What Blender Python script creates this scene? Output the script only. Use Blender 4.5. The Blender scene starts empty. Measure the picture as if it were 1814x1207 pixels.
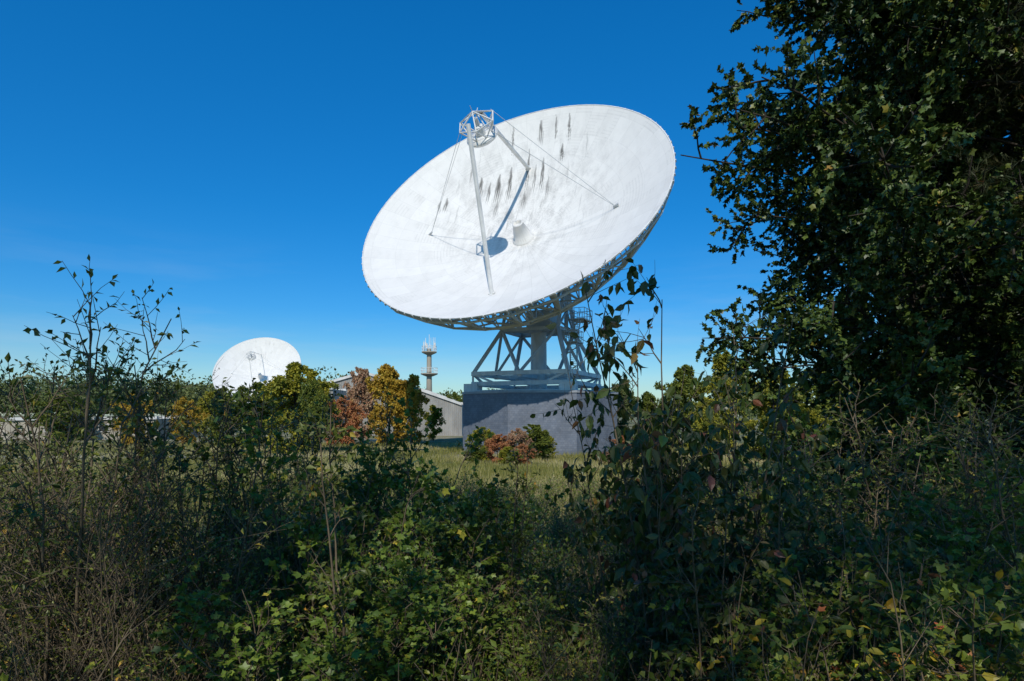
import bpy, math, numpy as np
from mathutils import Matrix, Vector
S=bpy.context.scene
COL=S.collection
def nrm(a): return a/np.maximum(np.linalg.norm(a,axis=-1,keepdims=True),1e-9)
# ------------------------------------------------------------------ mesh helpers
def mesh_np(name,V,F,mat=None,smooth=False,attrs=None):
    V=np.ascontiguousarray(V,dtype=np.float32); F=np.ascontiguousarray(F,dtype=np.int32)
    me=bpy.data.meshes.new(name); k=F.shape[1]
    me.vertices.add(len(V)); me.vertices.foreach_set('co',V.ravel())
    me.loops.add(F.size); me.loops.foreach_set('vertex_index',F.ravel())
    me.polygons.add(len(F)); me.polygons.foreach_set('loop_start',np.arange(0,F.size,k,dtype=np.int32))
    me.update(calc_edges=True)
    me.polygons.foreach_set('use_smooth',np.full(len(F),smooth))
    if attrs:
        for n,a in attrs.items():
            at=me.attributes.new(n,'FLOAT','POINT'); at.data.foreach_set('value',np.ascontiguousarray(a,dtype=np.float32))
    if mat: me.materials.append(mat)
    return me
def join(*vf):
    Vs=[];Fs=[];o=0
    for V,F in vf:
        Vs.append(V);Fs.append(F+o);o+=len(V)
    return np.concatenate(Vs),np.concatenate(Fs)
def tubes(P,R,sides=5):
    B,K,_=P.shape
    T=np.gradient(P,axis=1); T=nrm(T)
    A=nrm(P[:,-1]-P[:,0]); ref=np.where(np.abs(A[:,2:3])>.8,np.array([[1.,0.13,0]]),np.array([[0,0.0,1.]]))
    X=nrm(np.cross(T,ref[:,None,:])); Y=np.cross(T,X)
    a=np.arange(sides)*2*np.pi/sides+np.pi/4
    V=P[:,:,None,:]+R[:,:,None,None]*(np.cos(a)[None,None,:,None]*X[:,:,None,:]+np.sin(a)[None,None,:,None]*Y[:,:,None,:])
    idx=np.arange(B*K*sides).reshape(B,K,sides)
    a0=idx[:,:-1,:];a1=idx[:,1:,:]
    F=np.stack([a0,np.roll(a0,-1,2),np.roll(a1,-1,2),a1],-1).reshape(-1,4)
    return V.reshape(-1,3),F
def beams(segs,r,sides=4,caps=True):
    P=np.array(segs,float); n=len(P)
    R=np.full((n,2),1.0)*(np.array(r).reshape(-1,1) if np.ndim(r) else r)
    if sides==4: R=R*1.2
    V,F=tubes(P,R,sides)
    if caps and sides==4:
        b=np.arange(n)[:,None]*8
        F=np.concatenate([F,b+np.array([[3,2,1,0]]),b+np.array([[4,5,6,7]])])
    return V,F
def box(c,s,ax=None):
    c=np.array(c,float); s=np.array(s,float)/2
    q=np.array([[-1,-1,-1],[1,-1,-1],[1,1,-1],[-1,1,-1],[-1,-1,1],[1,-1,1],[1,1,1],[-1,1,1]],float)*s
    if ax is not None: q=q@np.array(ax)
    F=np.array([[3,2,1,0],[4,5,6,7],[0,1,5,4],[1,2,6,5],[2,3,7,6],[3,0,4,7]])
    return q+c,F
def revolve(prof,n=64,c=(0,0,0)):
    prof=np.array(prof,float); a=np.arange(n)*2*np.pi/n
    V=np.stack([prof[:,0:1]*np.cos(a),prof[:,0:1]*np.sin(a),np.repeat(prof[:,1:2],n,1)],-1)
    K=len(prof); idx=np.arange(K*n).reshape(K,n)
    a0=idx[:-1];a1=idx[1:]
    F=np.stack([a0,np.roll(a0,-1,1),np.roll(a1,-1,1),a1],-1).reshape(-1,4)
    return V.reshape(-1,3)+np.array(c),F
# ------------------------------------------------------------------ materials
def mat_new(name):
    m=bpy.data.materials.new(name); m.use_nodes=True; nt=m.node_tree
    return m,nt,nt.nodes,nt.links,nt.nodes['Principled BSDF']
def ramp(N,stops):
    r=N.new('ShaderNodeValToRGB'); e=r.color_ramp.elements
    while len(e)<len(stops): e.new(.5)
    for i,(p,c) in enumerate(stops):
        e[i].position=p; e[i].color=(c[0],c[1],c[2],1)
    return r
def mixrgb(N,L,fac,A,B,mode='MIX'):
    n=N.new('ShaderNodeMix'); n.data_type='RGBA'; n.blend_type=mode
    for i,x in ((0,fac),(6,A),(7,B)):
        if isinstance(x,(int,float)): n.inputs[i].default_value=x
        elif isinstance(x,tuple): n.inputs[i].default_value=x+(1,)
        else: L.new(x,n.inputs[i])
    return n.outputs[2]
def paint(name,c1,c2,scale=1.5,rough=.5,metal=0,bump=.1):
    m,nt,N,L,b=mat_new(name)
    tc=N.new('ShaderNodeTexCoord'); no=N.new('ShaderNodeTexNoise'); no.inputs['Scale'].default_value=scale; no.inputs['Detail'].default_value=6
    no.inputs['Roughness'].default_value=.65
    mp=N.new('ShaderNodeMapping'); mp.inputs['Scale'].default_value=(1,1,.35); L.new(tc.outputs['Object'],mp.inputs[0]); L.new(mp.outputs[0],no.inputs['Vector'])
    r=ramp(N,[(.35,c1),(.68,c2)]); L.new(no.outputs['Fac'],r.inputs[0]); L.new(r.outputs[0],b.inputs['Base Color'])
    b.inputs['Roughness'].default_value=rough; b.inputs['Metallic'].default_value=metal
    if bump>0:
        bp=N.new('ShaderNodeBump'); bp.inputs['Strength'].default_value=bump; bp.inputs['Distance'].default_value=.02
        L.new(no.outputs['Fac'],bp.inputs['Height']); L.new(bp.outputs[0],b.inputs['Normal'])
    return m
def foliage(name,stops,rough=.5,trans=.3,spec=.4,mul=1.0):
    m,nt,N,L,b=mat_new(name)
    at=N.new('ShaderNodeAttribute'); at.attribute_name='tint'
    stops=[(p,tuple(min(x*mul,.6) for x in c)) for p,c in stops]
    r=ramp(N,stops); L.new(at.outputs['Fac'],r.inputs[0])
    L.new(r.outputs[0],b.inputs['Base Color']); b.inputs['Roughness'].default_value=rough
    b.inputs['Specular IOR Level'].default_value=spec
    if trans>0:
        t=N.new('ShaderNodeBsdfTranslucent'); mx=N.new('ShaderNodeMixShader'); mx.inputs[0].default_value=trans
        L.new(r.outputs[0],t.inputs[0]); L.new(b.outputs[0],mx.inputs[1]); L.new(t.outputs[0],mx.inputs[2])
        L.new(mx.outputs[0],N['Material Output'].inputs['Surface'])
    return m
M={}
M['bark']=paint('bark_dark',(.022,.018,.013),(.06,.048,.035),6,.9,bump=.8)
M['twig']=paint('twig_bark',(.065,.048,.028),(.22,.165,.10),20,.8,bump=0)
M['steel']=paint('painted_steel_grey',(.42,.44,.44),(.60,.61,.60),.8,.5,bump=0)
M['truss']=paint('truss_paint_grey',(.52,.54,.53),(.68,.69,.67),1.2,.5,bump=0)
M['white']=paint('white_paint_weathered',(.56,.56,.54),(.78,.77,.74),1.5,.45,bump=0)
M['conc']=paint('concrete_weathered',(.26,.23,.18),(.42,.37,.29),.5,.85)
M['roofedge']=paint('pale_coping',(.5,.5,.48),(.68,.67,.64),.8,.6)
M['coping']=paint('metal_roof_edge',(.24,.26,.29),(.36,.38,.40),.8,.5)
M['f_maple']=foliage('maple_leaves_green',[(0,(.014,.026,.006)),(.5,(.036,.062,.011)),(.85,(.075,.11,.02)),(.98,(.15,.13,.02)),(1,(.2,.12,.02))],.45,.0,.4,1.35)
M['f_pine']=foliage('dark_needles',[(0,(.012,.018,.006)),(.7,(.028,.036,.012)),(.93,(.06,.05,.018)),(1,(.20,.08,.03))],.6,0,.2,1.3)
M['f_wood']=foliage('wood_leaves',[(0,(.03,.05,.015)),(1,(.07,.11,.03))],.6,0)
M['f_shrub']=foliage('shrub_leaves_dark',[(0,(.022,.030,.006)),(.5,(.060,.074,.013)),(.85,(.13,.14,.022)),(.95,(.26,.17,.03)),(1,(.40,.16,.02))],.45,.25,.4,1.9)
M['f_oak']=foliage('oak_leaves_green',[(0,(.022,.038,.006)),(.5,(.060,.095,.013)),(.9,(.13,.165,.02)),(1,(.27,.22,.028))],.45,.25,.4,1.9)
M['f_dog']=foliage('dogwood_leaves_purple_green',[(0,(.022,.036,.008)),(.5,(.05,.078,.014)),(.74,(.09,.085,.022)),(.88,(.18,.055,.035)),(.95,(.28,.24,.035)),(1,(.6,.32,.03))],.4,.3,.5,1.4)
M['f_mix']=foliage('autumn_leaves_mixed',[(0,(.03,.045,.008)),(.5,(.08,.11,.015)),(.78,(.15,.17,.022)),(.87,(.24,.11,.025)),(.93,(.32,.07,.03)),(.96,(.55,.34,.02)),(1,(.6,.32,.02))],.45,.3,.4,1.7)
M['f_bright']=foliage('bright_autumn_leaves',[(0,(.03,.055,.01)),(.5,(.07,.11,.018)),(.66,(.16,.17,.025)),(.8,(.5,.34,.02)),(.9,(.5,.20,.02)),(1,(.34,.07,.04))],.45,.35,.4,1.2)
M['f_yg']=foliage('yellow_green_leaves',[(0,(.12,.15,.02)),(.5,(.28,.28,.03)),(1,(.56,.47,.045))],.6,.3)
M['f_or']=foliage('orange_leaves',[(0,(.26,.18,.025)),(.5,(.54,.35,.045)),(1,(.60,.48,.06))],.6,.3)
M['f_red']=foliage('red_leaves',[(0,(.30,.13,.06)),(.5,(.58,.24,.11)),(1,(.6,.42,.15))],.6,.3)
M['f_pink']=foliage('dull_russet_leaves',[(0,(.26,.16,.10)),(.5,(.50,.29,.18)),(1,(.58,.44,.25))],.6,.3)
M['f_far']=foliage('far_wood_leaves',[(0,(.055,.08,.026)),(.6,(.11,.14,.04)),(.92,(.16,.17,.045)),(1,(.26,.18,.06))],.7,0)
M['f_grn']=foliage('fresh_green_leaves',[(0,(.06,.09,.014)),(.5,(.14,.18,.025)),(1,(.27,.28,.035))],.6,.25)
M['grass']=foliage('dry_grass',[(0,(.13,.14,.022)),(.4,(.26,.245,.055)),(.75,(.43,.38,.15)),(1,(.57,.48,.27))],.7,.25)
def reflector_mat():
    m,nt,N,L,b=mat_new('reflector_white_paint')
    tc=N.new('ShaderNodeTexCoord'); sp=N.new('ShaderNodeSeparateXYZ'); L.new(tc.outputs['Object'],sp.inputs[0])
    def math_(op,a,bb=None,c=None):
        n=N.new('ShaderNodeMath'); n.operation=op
        for i,x in enumerate((a,bb,c)):
            if x is None: continue
            if isinstance(x,(int,float)): n.inputs[i].default_value=x
            else: L.new(x,n.inputs[i])
        return n.outputs[0]
    X,Y=sp.outputs[0],sp.outputs[1]
    rad=math_('SQRT',math_('ADD',math_('MULTIPLY',X,X),math_('MULTIPLY',Y,Y)))
    ang=math_('DIVIDE',math_('ARCTAN2',Y,X),2*math.pi)
    def cell(val,n):
        s=math_('MULTIPLY',val,n); fr=math_('FRACT',s); fl=math_('FLOOR',s)
        d=math_('ABSOLUTE',math_('SUBTRACT',fr,.5)); return d,fl
    d1,a1=cell(math_('ADD',ang,1),48); d2,r1=cell(rad,1/2.05)
    seamr=math_('GREATER_THAN',d2,.489)
    seama=math_('GREATER_THAN',math_('MULTIPLY',math_('SUBTRACT',.5,d1),math_('MULTIPLY',rad,-2*math.pi/48)),-.022)
    seam=math_('MAXIMUM',math_('MULTIPLY',seamr,.6),seama)
    wn=N.new('ShaderNodeTexWhiteNoise'); wn.noise_dimensions='2D'; cb=N.new('ShaderNodeCombineXYZ'); L.new(a1,cb.inputs[0]); L.new(r1,cb.inputs[1]); L.new(cb.outputs[0],wn.inputs['Vector'])
    d3,_=cell(rad,3.4); slat=math_('GREATER_THAN',d3,.36)
    no=N.new('ShaderNodeTexNoise'); no.inputs['Scale'].default_value=.28; no.inputs['Detail'].default_value=3; L.new(tc.outputs['Object'],no.inputs[0])
    slm=math_('MULTIPLY',slat,math_('MULTIPLY',math_('GREATER_THAN',wn.outputs['Value'],.65),math_('GREATER_THAN',no.outputs['Fac'],.52)))
    mp=N.new('ShaderNodeMapping'); mp.inputs['Scale'].default_value=(1.6,.8,1); L.new(tc.outputs['Object'],mp.inputs[0])
    g=N.new('ShaderNodeTexNoise'); g.inputs['Scale'].default_value=.6; g.inputs['Detail'].default_value=8; g.inputs['Roughness'].default_value=.65; L.new(mp.outputs[0],g.inputs[0])
    g2=N.new('ShaderNodeTexNoise'); g2.inputs['Scale'].default_value=6; g2.inputs['Detail'].default_value=8; g2.inputs['Roughness'].default_value=.8; L.new(tc.outputs['Object'],g2.inputs[0])
    mp3=N.new('ShaderNodeMapping'); mp3.inputs['Scale'].default_value=(9,1.3,1); L.new(tc.outputs['Object'],mp3.inputs[0])
    g3=N.new('ShaderNodeTexNoise'); g3.inputs['Scale'].default_value=1; g3.inputs['Detail'].default_value=8; g3.inputs['Roughness'].default_value=.7; L.new(mp3.outputs[0],g3.inputs[0])
    st=N.new('ShaderNodeAttribute'); st.attribute_name='stain'
    gr=N.new('ShaderNodeAttribute'); gr.attribute_name='grime'
    mr=N.new('ShaderNodeMapRange'); L.new(g3.outputs['Fac'],mr.inputs[0]); mr.inputs[1].default_value=.30; mr.inputs[2].default_value=.48; mr.inputs[3].default_value=.5
    stain=math_('MULTIPLY',st.outputs['Fac'],mr.outputs[0])
    mr2=N.new('ShaderNodeMapRange'); L.new(math_('MULTIPLY',g.outputs['Fac'],math_('ADD',g2.outputs['Fac'],.5)),mr2.inputs[0]); mr2.inputs[1].default_value=.44; mr2.inputs[2].default_value=.7
    grime=math_('MULTIPLY',mr2.outputs[0],gr.outputs['Fac'])
    v=math_('SUBTRACT',1.0,math_('MULTIPLY',seam,.10))
    v=math_('SUBTRACT',v,math_('MULTIPLY',slm,.07))
    v=math_('SUBTRACT',v,math_('MULTIPLY',wn.outputs['Value'],.06))
    v=math_('SUBTRACT',v,math_('MULTIPLY',grime,.42))
    v=math_('MULTIPLY',v,math_('SUBTRACT',1.0,math_('MULTIPLY',stain,.95)))
    L.new(mixrgb(N,L,v,(.05,.045,.036),(.77,.75,.71)),b.inputs['Base Color'])
    b.inputs['Roughness'].default_value=.7; b.inputs['Specular IOR Level'].default_value=.25
    return m
M['refl']=reflector_mat()
def slate_mat():
    m,nt,N,L,b=mat_new('slate_shingle_cladding')
    uv=N.new('ShaderNodeUVMap'); br=N.new('ShaderNodeTexBrick')
    br.inputs['Scale'].default_value=1; br.inputs['Brick Width'].default_value=.30; br.inputs['Row Height'].default_value=.2
    br.inputs['Mortar Size'].default_value=.008; br.inputs['Mortar Smooth'].default_value=.3; br.inputs['Bias'].default_value=-.1
    br.inputs['Color1'].default_value=(.125,.148,.19,1); br.inputs['Color2'].default_value=(.17,.19,.23,1); br.inputs['Mortar'].default_value=(.08,.092,.12,1)
    L.new(uv.outputs[0],br.inputs['Vector'])
    no=N.new('ShaderNodeTexNoise'); no.inputs['Scale'].default_value=.6; no.inputs['Detail'].default_value=8; no.inputs['Roughness'].default_value=.7; L.new(uv.outputs[0],no.inputs[0])
    mr=N.new('ShaderNodeMapRange'); L.new(no.outputs['Fac'],mr.inputs[0]); mr.inputs[1].default_value=.3; mr.inputs[2].default_value=.7; mr.inputs[3].default_value=.75; mr.inputs[4].default_value=1.25
    hs=N.new('ShaderNodeHueSaturation'); L.new(br.outputs['Color'],hs.inputs['Color']); L.new(mr.outputs[0],hs.inputs['Value']); L.new(hs.outputs[0],b.inputs['Base Color'])
    b.inputs['Roughness'].default_value=.6
    return m
M['slate']=slate_mat()
# ------------------------------------------------------------------ object helpers
def thing(name,label,cat,loc=(0,0,0),group=None,mat4=None):
    o=bpy.data.objects.new(name,None); o.empty_display_size=.5; COL.objects.link(o)
    o.location=loc
    o['label']=label; o['category']=cat
    if group: o['group']=group
    return o
def part(par,name,me,label=None):
    o=bpy.data.objects.new(name,me); COL.objects.link(o); o.parent=par
    if label: o['label']=label
    return o
def single(name,me,label=None,cat=None,kind=None):
    o=bpy.data.objects.new(name,me); COL.objects.link(o)
    if label:o['label']=label
    if cat:o['category']=cat
    if kind:o['kind']=kind
    return o
# ------------------------------------------------------------------ ground
def sm(a,b,x):
    t=np.clip((x-a)/(b-a),0,1); return t*t*(3-2*t)
def gz(x,y):
    x=np.asarray(x,float);y=np.asarray(y,float)
    z=-1.8*sm(7,50,y)
    amp=.10*np.exp(-((y-10)/60)**2)
    return z+amp*(np.sin(x*.9+1.3*np.sin(y*.4))+np.sin(y*.7+.8*np.sin(x*.5)))*.5
def gaxis():
    a=np.concatenate([np.arange(0,80,.8),np.geomspace(80,3000,40)]); return np.concatenate([-a[:0:-1],a])
ax_=gaxis(); gx,gy=np.meshgrid(ax_,ax_,indexing='ij'); n=len(ax_)
V=np.stack([gx,gy,gz(gx,gy)],-1).reshape(-1,3); I=np.arange(n*n).reshape(n,n)
F=np.stack([I[:-1,:-1],I[1:,:-1],I[1:,1:],I[:-1,1:]],-1).reshape(-1,4)
m,nt,N,L,b=mat_new('meadow_ground')
tc=N.new('ShaderNodeTexCoord')
n1=N.new('ShaderNodeTexNoise'); n1.inputs['Scale'].default_value=.12; n1.inputs['Detail'].default_value=7; n1.inputs['Roughness'].default_value=.65
n2=N.new('ShaderNodeTexNoise'); n2.inputs['Scale'].default_value=3.5; n2.inputs['Detail'].default_value=7; n2.inputs['Roughness'].default_value=.75
L.new(tc.outputs['Object'],n1.inputs[0]); L.new(tc.outputs['Object'],n2.inputs[0])
r1=ramp(N,[(.35,(.10,.12,.035)),(.48,(.19,.19,.07)),(.56,(.32,.28,.15)),(.68,(.42,.36,.24))]); L.new(n1.outputs['Fac'],r1.inputs[0])
r2=ramp(N,[(.3,(.4,.4,.4)),(.7,(1.3,1.3,1.3))]); L.new(n2.outputs['Fac'],r2.inputs[0])
L.new(mixrgb(N,L,1.0,r1.outputs[0],r2.outputs[0],'MULTIPLY'),b.inputs['Base Color']); b.inputs['Roughness'].default_value=.95
bp=N.new('ShaderNodeBump'); bp.inputs['Strength'].default_value=.8; bp.inputs['Distance'].default_value=.15; L.new(n2.outputs['Fac'],bp.inputs['Height']); L.new(bp.outputs[0],b.inputs['Normal'])
single('ground',mesh_np('ground',V,F,m,True),kind='structure')
py=np.linspace(-170,-14,80); cx=py; cy=60+6*np.sin(py*.03)
w=3.0
Vt=np.stack([np.stack([cx,cy-w/2+0*cx,gz(cx,cy-w/2)+.012],1),np.stack([cx,cy+w/2,gz(cx,cy+w/2)+.012],1)],1).reshape(-1,3)
I=np.arange(80)*2; F=np.stack([I[:-1],I[1:],I[1:]+1,I[:-1]+1],1)
single('gravel_path',mesh_np('gravel_path',Vt,F,paint('pale_gravel',(.34,.31,.27),(.52,.48,.42),3,.95)),kind='structure')
# ------------------------------------------------------------------ dish antenna
def fr(az,el):
    n=np.array([np.sin(az)*np.cos(el),-np.cos(az)*np.cos(el),np.sin(el)])
    v=np.array([0,0,1.])-n[2]*n; v/=np.linalg.norm(v); u=np.cross(v,n)
    return u,v,n
FL=12.5; RD=15.
def dish(name,C,az,el,label,hi=True,seed=1,baseR=8.2,roofz=4.15,gzv=-1.8):
    rng=np.random.default_rng(seed)
    C=np.array(C,float); u,v,nn=fr(az,el); Vx=C-nn*RD*RD/(4*FL)
    fh=nrm(np.array([nn[0],nn[1],0])); E=Vx-5.2*nn
    Mx=np.array([E[0],E[1],0])+.3*fh
    root=thing(name,label,'satellite dish',(Mx[0],Mx[1],roofz))
    off=np.array([Mx[0],Mx[1],roofz])
    Mt=Matrix(((u[0],v[0],nn[0],Vx[0]-off[0]),(u[1],v[1],nn[1],Vx[1]-off[1]),(u[2],v[2],nn[2],Vx[2]-off[2]),(0,0,0,1)))
    def dpart(nm,vf,mat,smooth=False,attrs=None,label=None):
        o=part(root,nm,mesh_np(nm,vf[0],vf[1],mat,smooth,attrs),label); o.matrix_local=Mt; return o
    nr,na=(280,800) if hi else (60,160)
    rho=np.linspace(.02,RD,nr); a=np.arange(na)*2*np.pi/na
    P=np.stack([rho[:,None]*np.cos(a),rho[:,None]*np.sin(a),np.repeat((rho**2/(4*FL))[:,None],na,1)],-1)
    idx=np.arange(nr*na).reshape(nr,na); a0=idx[:-1];a1=idx[1:]
    F=np.stack([a0,np.roll(a0,-1,1),np.roll(a1,-1,1),a1],-1).reshape(-1,4)
    x=P[...,0];y=P[...,1]; stain=np.zeros(x.shape)
    seeds=[(-4.3,8.8,.42,4.2,1.),(-3.1,9.6,.30,4.6,1.),(-6.2,8.4,.36,2.8,1.),(-1.3,11.4,.2,5.4,.95),(-.2,14.2,.32,2.8,1.),(.4,10.2,.28,4.4,1.),(3.0,14.2,.2,3.2,.95),(2.4,11.2,.28,2.2,1.),(-4.0,5.6,.3,2.4,.6),(-9.3,5.4,.26,2.2,.9),(-9.9,4.8,.2,1.9,.8),(-3.3,13.9,.14,3.4,.95),(1.2,8.0,.22,3.0,.6),(-1.2,6.6,.3,2.6,.6),(-5.2,7.8,.22,3.0,.9),(-.4,9.6,.18,4.0,.8),(1.5,14.3,.16,3.0,.9),(-7.4,9.6,.14,2.4,.6)]
    for k in range(26):
        seeds.append((rng.uniform(-10,6),rng.uniform(1,13.5),rng.uniform(.05,.14),rng.uniform(1.2,3.5),rng.uniform(.12,.35)))
    for (u0,v0,w,l,s) in seeds:
        t=(v0-y)/l; c=u0+.03*(v0-y)+.03*np.sin(y*5+u0)
        ww=w*np.clip(t,0,1)**.7+.02
        jag=.75+.25*np.sin(x*31+u0*7)
        e=np.clip(1.3-np.abs(x-c)/ww,0,1)**.5
        stain=np.maximum(stain,s*e*(t>0)*np.clip((jag-t)*5,0,1)*np.clip(.65+.35*np.sin(np.clip(t,0,1)*3.1),0,1))
    rr=np.hypot(x+1,y-4)
    grime=np.clip(1.15-rr/12,0.2,1)*(1 if hi else .15)
    if not hi: stain*=.2
    dpart('reflector',(P.reshape(-1,3),F),M['refl'],True,{'stain':stain.ravel(),'grime':grime.ravel()},'white parabolic reflector with grey dirt streaks')
    zr=RD*RD/(4*FL)
    a=np.arange(96)*2*np.pi/96
    V1=revolve([(RD-.02,zr+.03),(RD+.08,zr+.03),(RD+.09,zr-.1),(RD-.05,zr-.12),(RD-.02,zr+.03)],192)
    ps=np.stack([(RD+.12)*np.cos(a),(RD+.12)*np.sin(a),np.full(96,zr+.0)],1); pe=ps.copy(); pe[:,2]-=.25
    dpart('rim',join(V1,beams(np.stack([ps,pe],1),.05)),M['white'])
    nrib=24 if hi else 16; rn=np.array([4.,6.2,8.6,10.8,12.8,14.9])
    top=rn**2/(4*FL)-.12; dep=np.interp(rn,[4,7.6,9.4,12.6,14.9],[3.8,4.5,4.2,2.6,.6]); bot=top-dep
    seg=[];seg2=[]
    aa=np.arange(nrib)*2*np.pi/nrib
    def pt(r,z,t): return np.stack([r*np.cos(t),r*np.sin(t),z+0*t],-1)
    for i in range(len(rn)):
        T_=pt(rn[i],top[i],aa);B_=pt(rn[i],bot[i],aa)
        seg2+=list(np.stack([T_,B_],1)); 
        seg+=list(np.stack([B_,np.roll(B_,-1,0)],1))
        if i%2==0: seg2+=list(np.stack([T_,np.roll(B_,-1,0)],1))
        if i+1<len(rn):
            T2=pt(rn[i+1],top[i+1],aa);B2=pt(rn[i+1],bot[i+1],aa)
            seg+=list(np.stack([B_,B2],1)); seg+=list(np.stack([T_,T2],1))
            seg2+=list(np.stack([B_,T2],1))
            if i%2: seg2+=list(np.stack([B_,np.roll(B2,-1,0)],1))
    dpart('backing_truss',join(beams(seg,.085),beams(seg2,.06)),M['truss'])
    dpart('hub',revolve([(4.05,top[0]+.0),(4.1,bot[0]),(3.6,bot[0]-.35),(2.2,-5.0),(.01,-5.0)],24),M['steel'])
    dpart('feed_horn',revolve([(1.1,.03),(1.08,.18),(.9,.24),(.78,.8),(.5,1.75),(.54,1.77),(.54,1.84),(.4,1.86),(.38,1.6),(.01,1.6)],40),M['refl'],True)
    L0=10.6
    prof=[(1.4,L0+.22),(1.2,L0-.02),(.8,L0-.22),(.4,L0-.34),(.01,L0-.38)]
    dpart('subreflector',join(revolve(prof,48),revolve([(1.4,L0+.22),(1.4,L0+.34),(.7,L0+.44),(.01,L0+.46)],48)),M['white'],True)
    cg=[]; h=np.arange(6)*np.pi/3+.3
    lo=pt(.9,L0+.4,h); hi_=pt(1.7,L0+1.6,h+.52)
    for i in range(6):
        j=(i+1)%6; cg+=[(lo[i],lo[j]),(hi_[i],hi_[j]),(lo[i],hi_[i]),(lo[j],hi_[i])]
    ap=np.array([0,0,L0+2.5])
    for i in range(6): cg.append((hi_[i],ap))
    mech=join(beams(cg,.05),revolve([(.4,L0+.46),(.4,L0+1.2),(.22,L0+1.3),(.22,L0+1.9),(.01,L0+1.9)],20),beams([(ap,ap+np.array([0,.0,.5])),(hi_[1],hi_[1]+np.array([0,.5,.1]))],.025))
    dpart('subreflector_cage',mech,M['white'])
    def sp(a,b): return np.array([a,b,(a*a+b*b)/(4*FL)+.03])
    legs=[(np.array([0,-1.5,L0+2.3]),sp(.1,-9.6)),(np.array([0,1.4,L0+1.6]),sp(-1.2,9.2))]
    for k,(a_,b_) in enumerate(legs):
        dpart('support_leg',join(beams([(a_,b_)],.2 if hi else .08,8,False),beams([(b_-np.array([.3,0,0]),b_+np.array([.3,0,0])),(b_-np.array([0,.3,0]),b_+np.array([0,.3,0]))],.14 if hi else .06)),M['white'])
    gw=[]
    for sx in (-1,1):
        t_=sp(9.6*sx,.3 if sx>0 else 0)
        for q in (-1,1):
            gw.append((np.array([1.3*sx*.8,q*1.2,L0+1.8]),t_))
    dpart('guy_wires',join(beams(gw,.018),beams([(sp(9.6,.3)-[.25,0,.0],sp(9.6,.3)+[.25,0,.3]),(sp(-9.6,0)-[.25,0,0],sp(-9.6,0)+[.25,0,.3])],.1)),M['steel'])
    A3=np.array([u,fh,[0,0,1.]])
    def w(r,f_,z): return np.array([r,f_,z-roofz])@A3
    def mpart(nm,vf,mat,smooth=False,label=None):
        return part(root,nm,mesh_np(nm,vf[0],vf[1],mat,smooth),label)
    zA0,zA1,zB=roofz+.8,roofz+1.8,roofz+6.3
    zE=E[2]
    h_=5.0
    cs=[(-h_,-h_),(h_,-h_),(h_,h_),(-h_,h_)]
    big=[];med=[];sml=[]
    for i in range(4):
        a_,b_=cs[i],cs[(i+1)%4]
        big+=[(w(*a_,zA1),w(*b_,zA1)),(w(*a_,zA0),w(*b_,zA0))]
        for k in range(4):
            p=[a_[j]+(b_[j]-a_[j])*k/4 for j in (0,1)]; q=[a_[j]+(b_[j]-a_[j])*(k+1)/4 for j in (0,1)]
            if k in(0,3): med+=[(w(*(p if k%2 else q),zA0),w(*(q if k%2 else p),zA1))]
        med+=[(w(a_[0],a_[1],zA0),w(a_[0],a_[1],zA1))]
    big+=[(w(-h_,0,zA1-.1),w(h_,0,zA1-.1)),(w(0,-h_,zA1-.2),w(0,h_,zA1-.2))]
    base=join(beams(big,.24),beams(med,.12),*[box(w(c[0],c[1],roofz+.4),(1.5,1.1,.8),A3) for c in cs])
    mpart('turntable_frame',base,M['white'])
    bx,by=3.0,2.5
    B=[(-bx,-by),(bx,-by),(bx,by),(-bx,by)]
    lg=[];br=[]
    for c,b_ in zip(cs,B): lg.append((w(*c,zA1),w(*b_,zB)))
    for i in range(4):
        c0,c1=cs[i],cs[(i+1)%4]; mid=((c0[0]+c1[0])/2,(c0[1]+c1[1])/2)
        br+=[(w(*mid,zA1),w(*B[i],zB)),(w(*mid,zA1),w(*B[(i+1)%4],zB))]
        lg+=[(w(*B[i],zB),w(*B[(i+1)%4],zB))]
    lg+=[(w(*B[0],zB),w(*B[2],zB)),(w(*B[1],zB),w(*B[3],zB))]
    mpart('tower_legs',join(beams(lg,.21),beams(br,.16)),M['steel'])
    yk=[];yb=[]
    for sx in(-1,1):
        top_=w(sx*bx,0,zE)
        for sy in(-1,1):
            yk.append((w(sx*bx,sy*by,zB),top_)); zm=(zB+zE)/2
            yb.append((w(sx*bx,sy*by,zB),w(sx*bx,-sy*by*.5,zm)))
        yb.append((w(sx*bx,-by*.5,zm),w(sx*bx,by*.5,zm)))
        yk.append((w(sx*bx,0,zE),w(sx*bx,0,zB)))
    yk.append((w(-bx-.7,0,zE),w(bx+.7,0,zE))); yb+=[(w(-bx,by,zB),w(bx,0,zE)),(w(bx,-by,zB),w(-bx,0,zE)),(w(-bx,-by,zB),w(bx,0,zE-1)),(w(bx,by,zB),w(-bx,0,zE-1))]
    mpart('elevation_yoke',join(beams(yk,.2),beams(yb,.11),box(w(-bx,0,zE),(1.1,1.3,1.3),A3),box(w(bx,0,zE),(1.1,1.3,1.3),A3),box(w(.3,-.3,zB+1.1),(2.6,2.4,2.0),A3)),M['steel'])
    cen=Vx-off
    arms=[]
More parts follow.
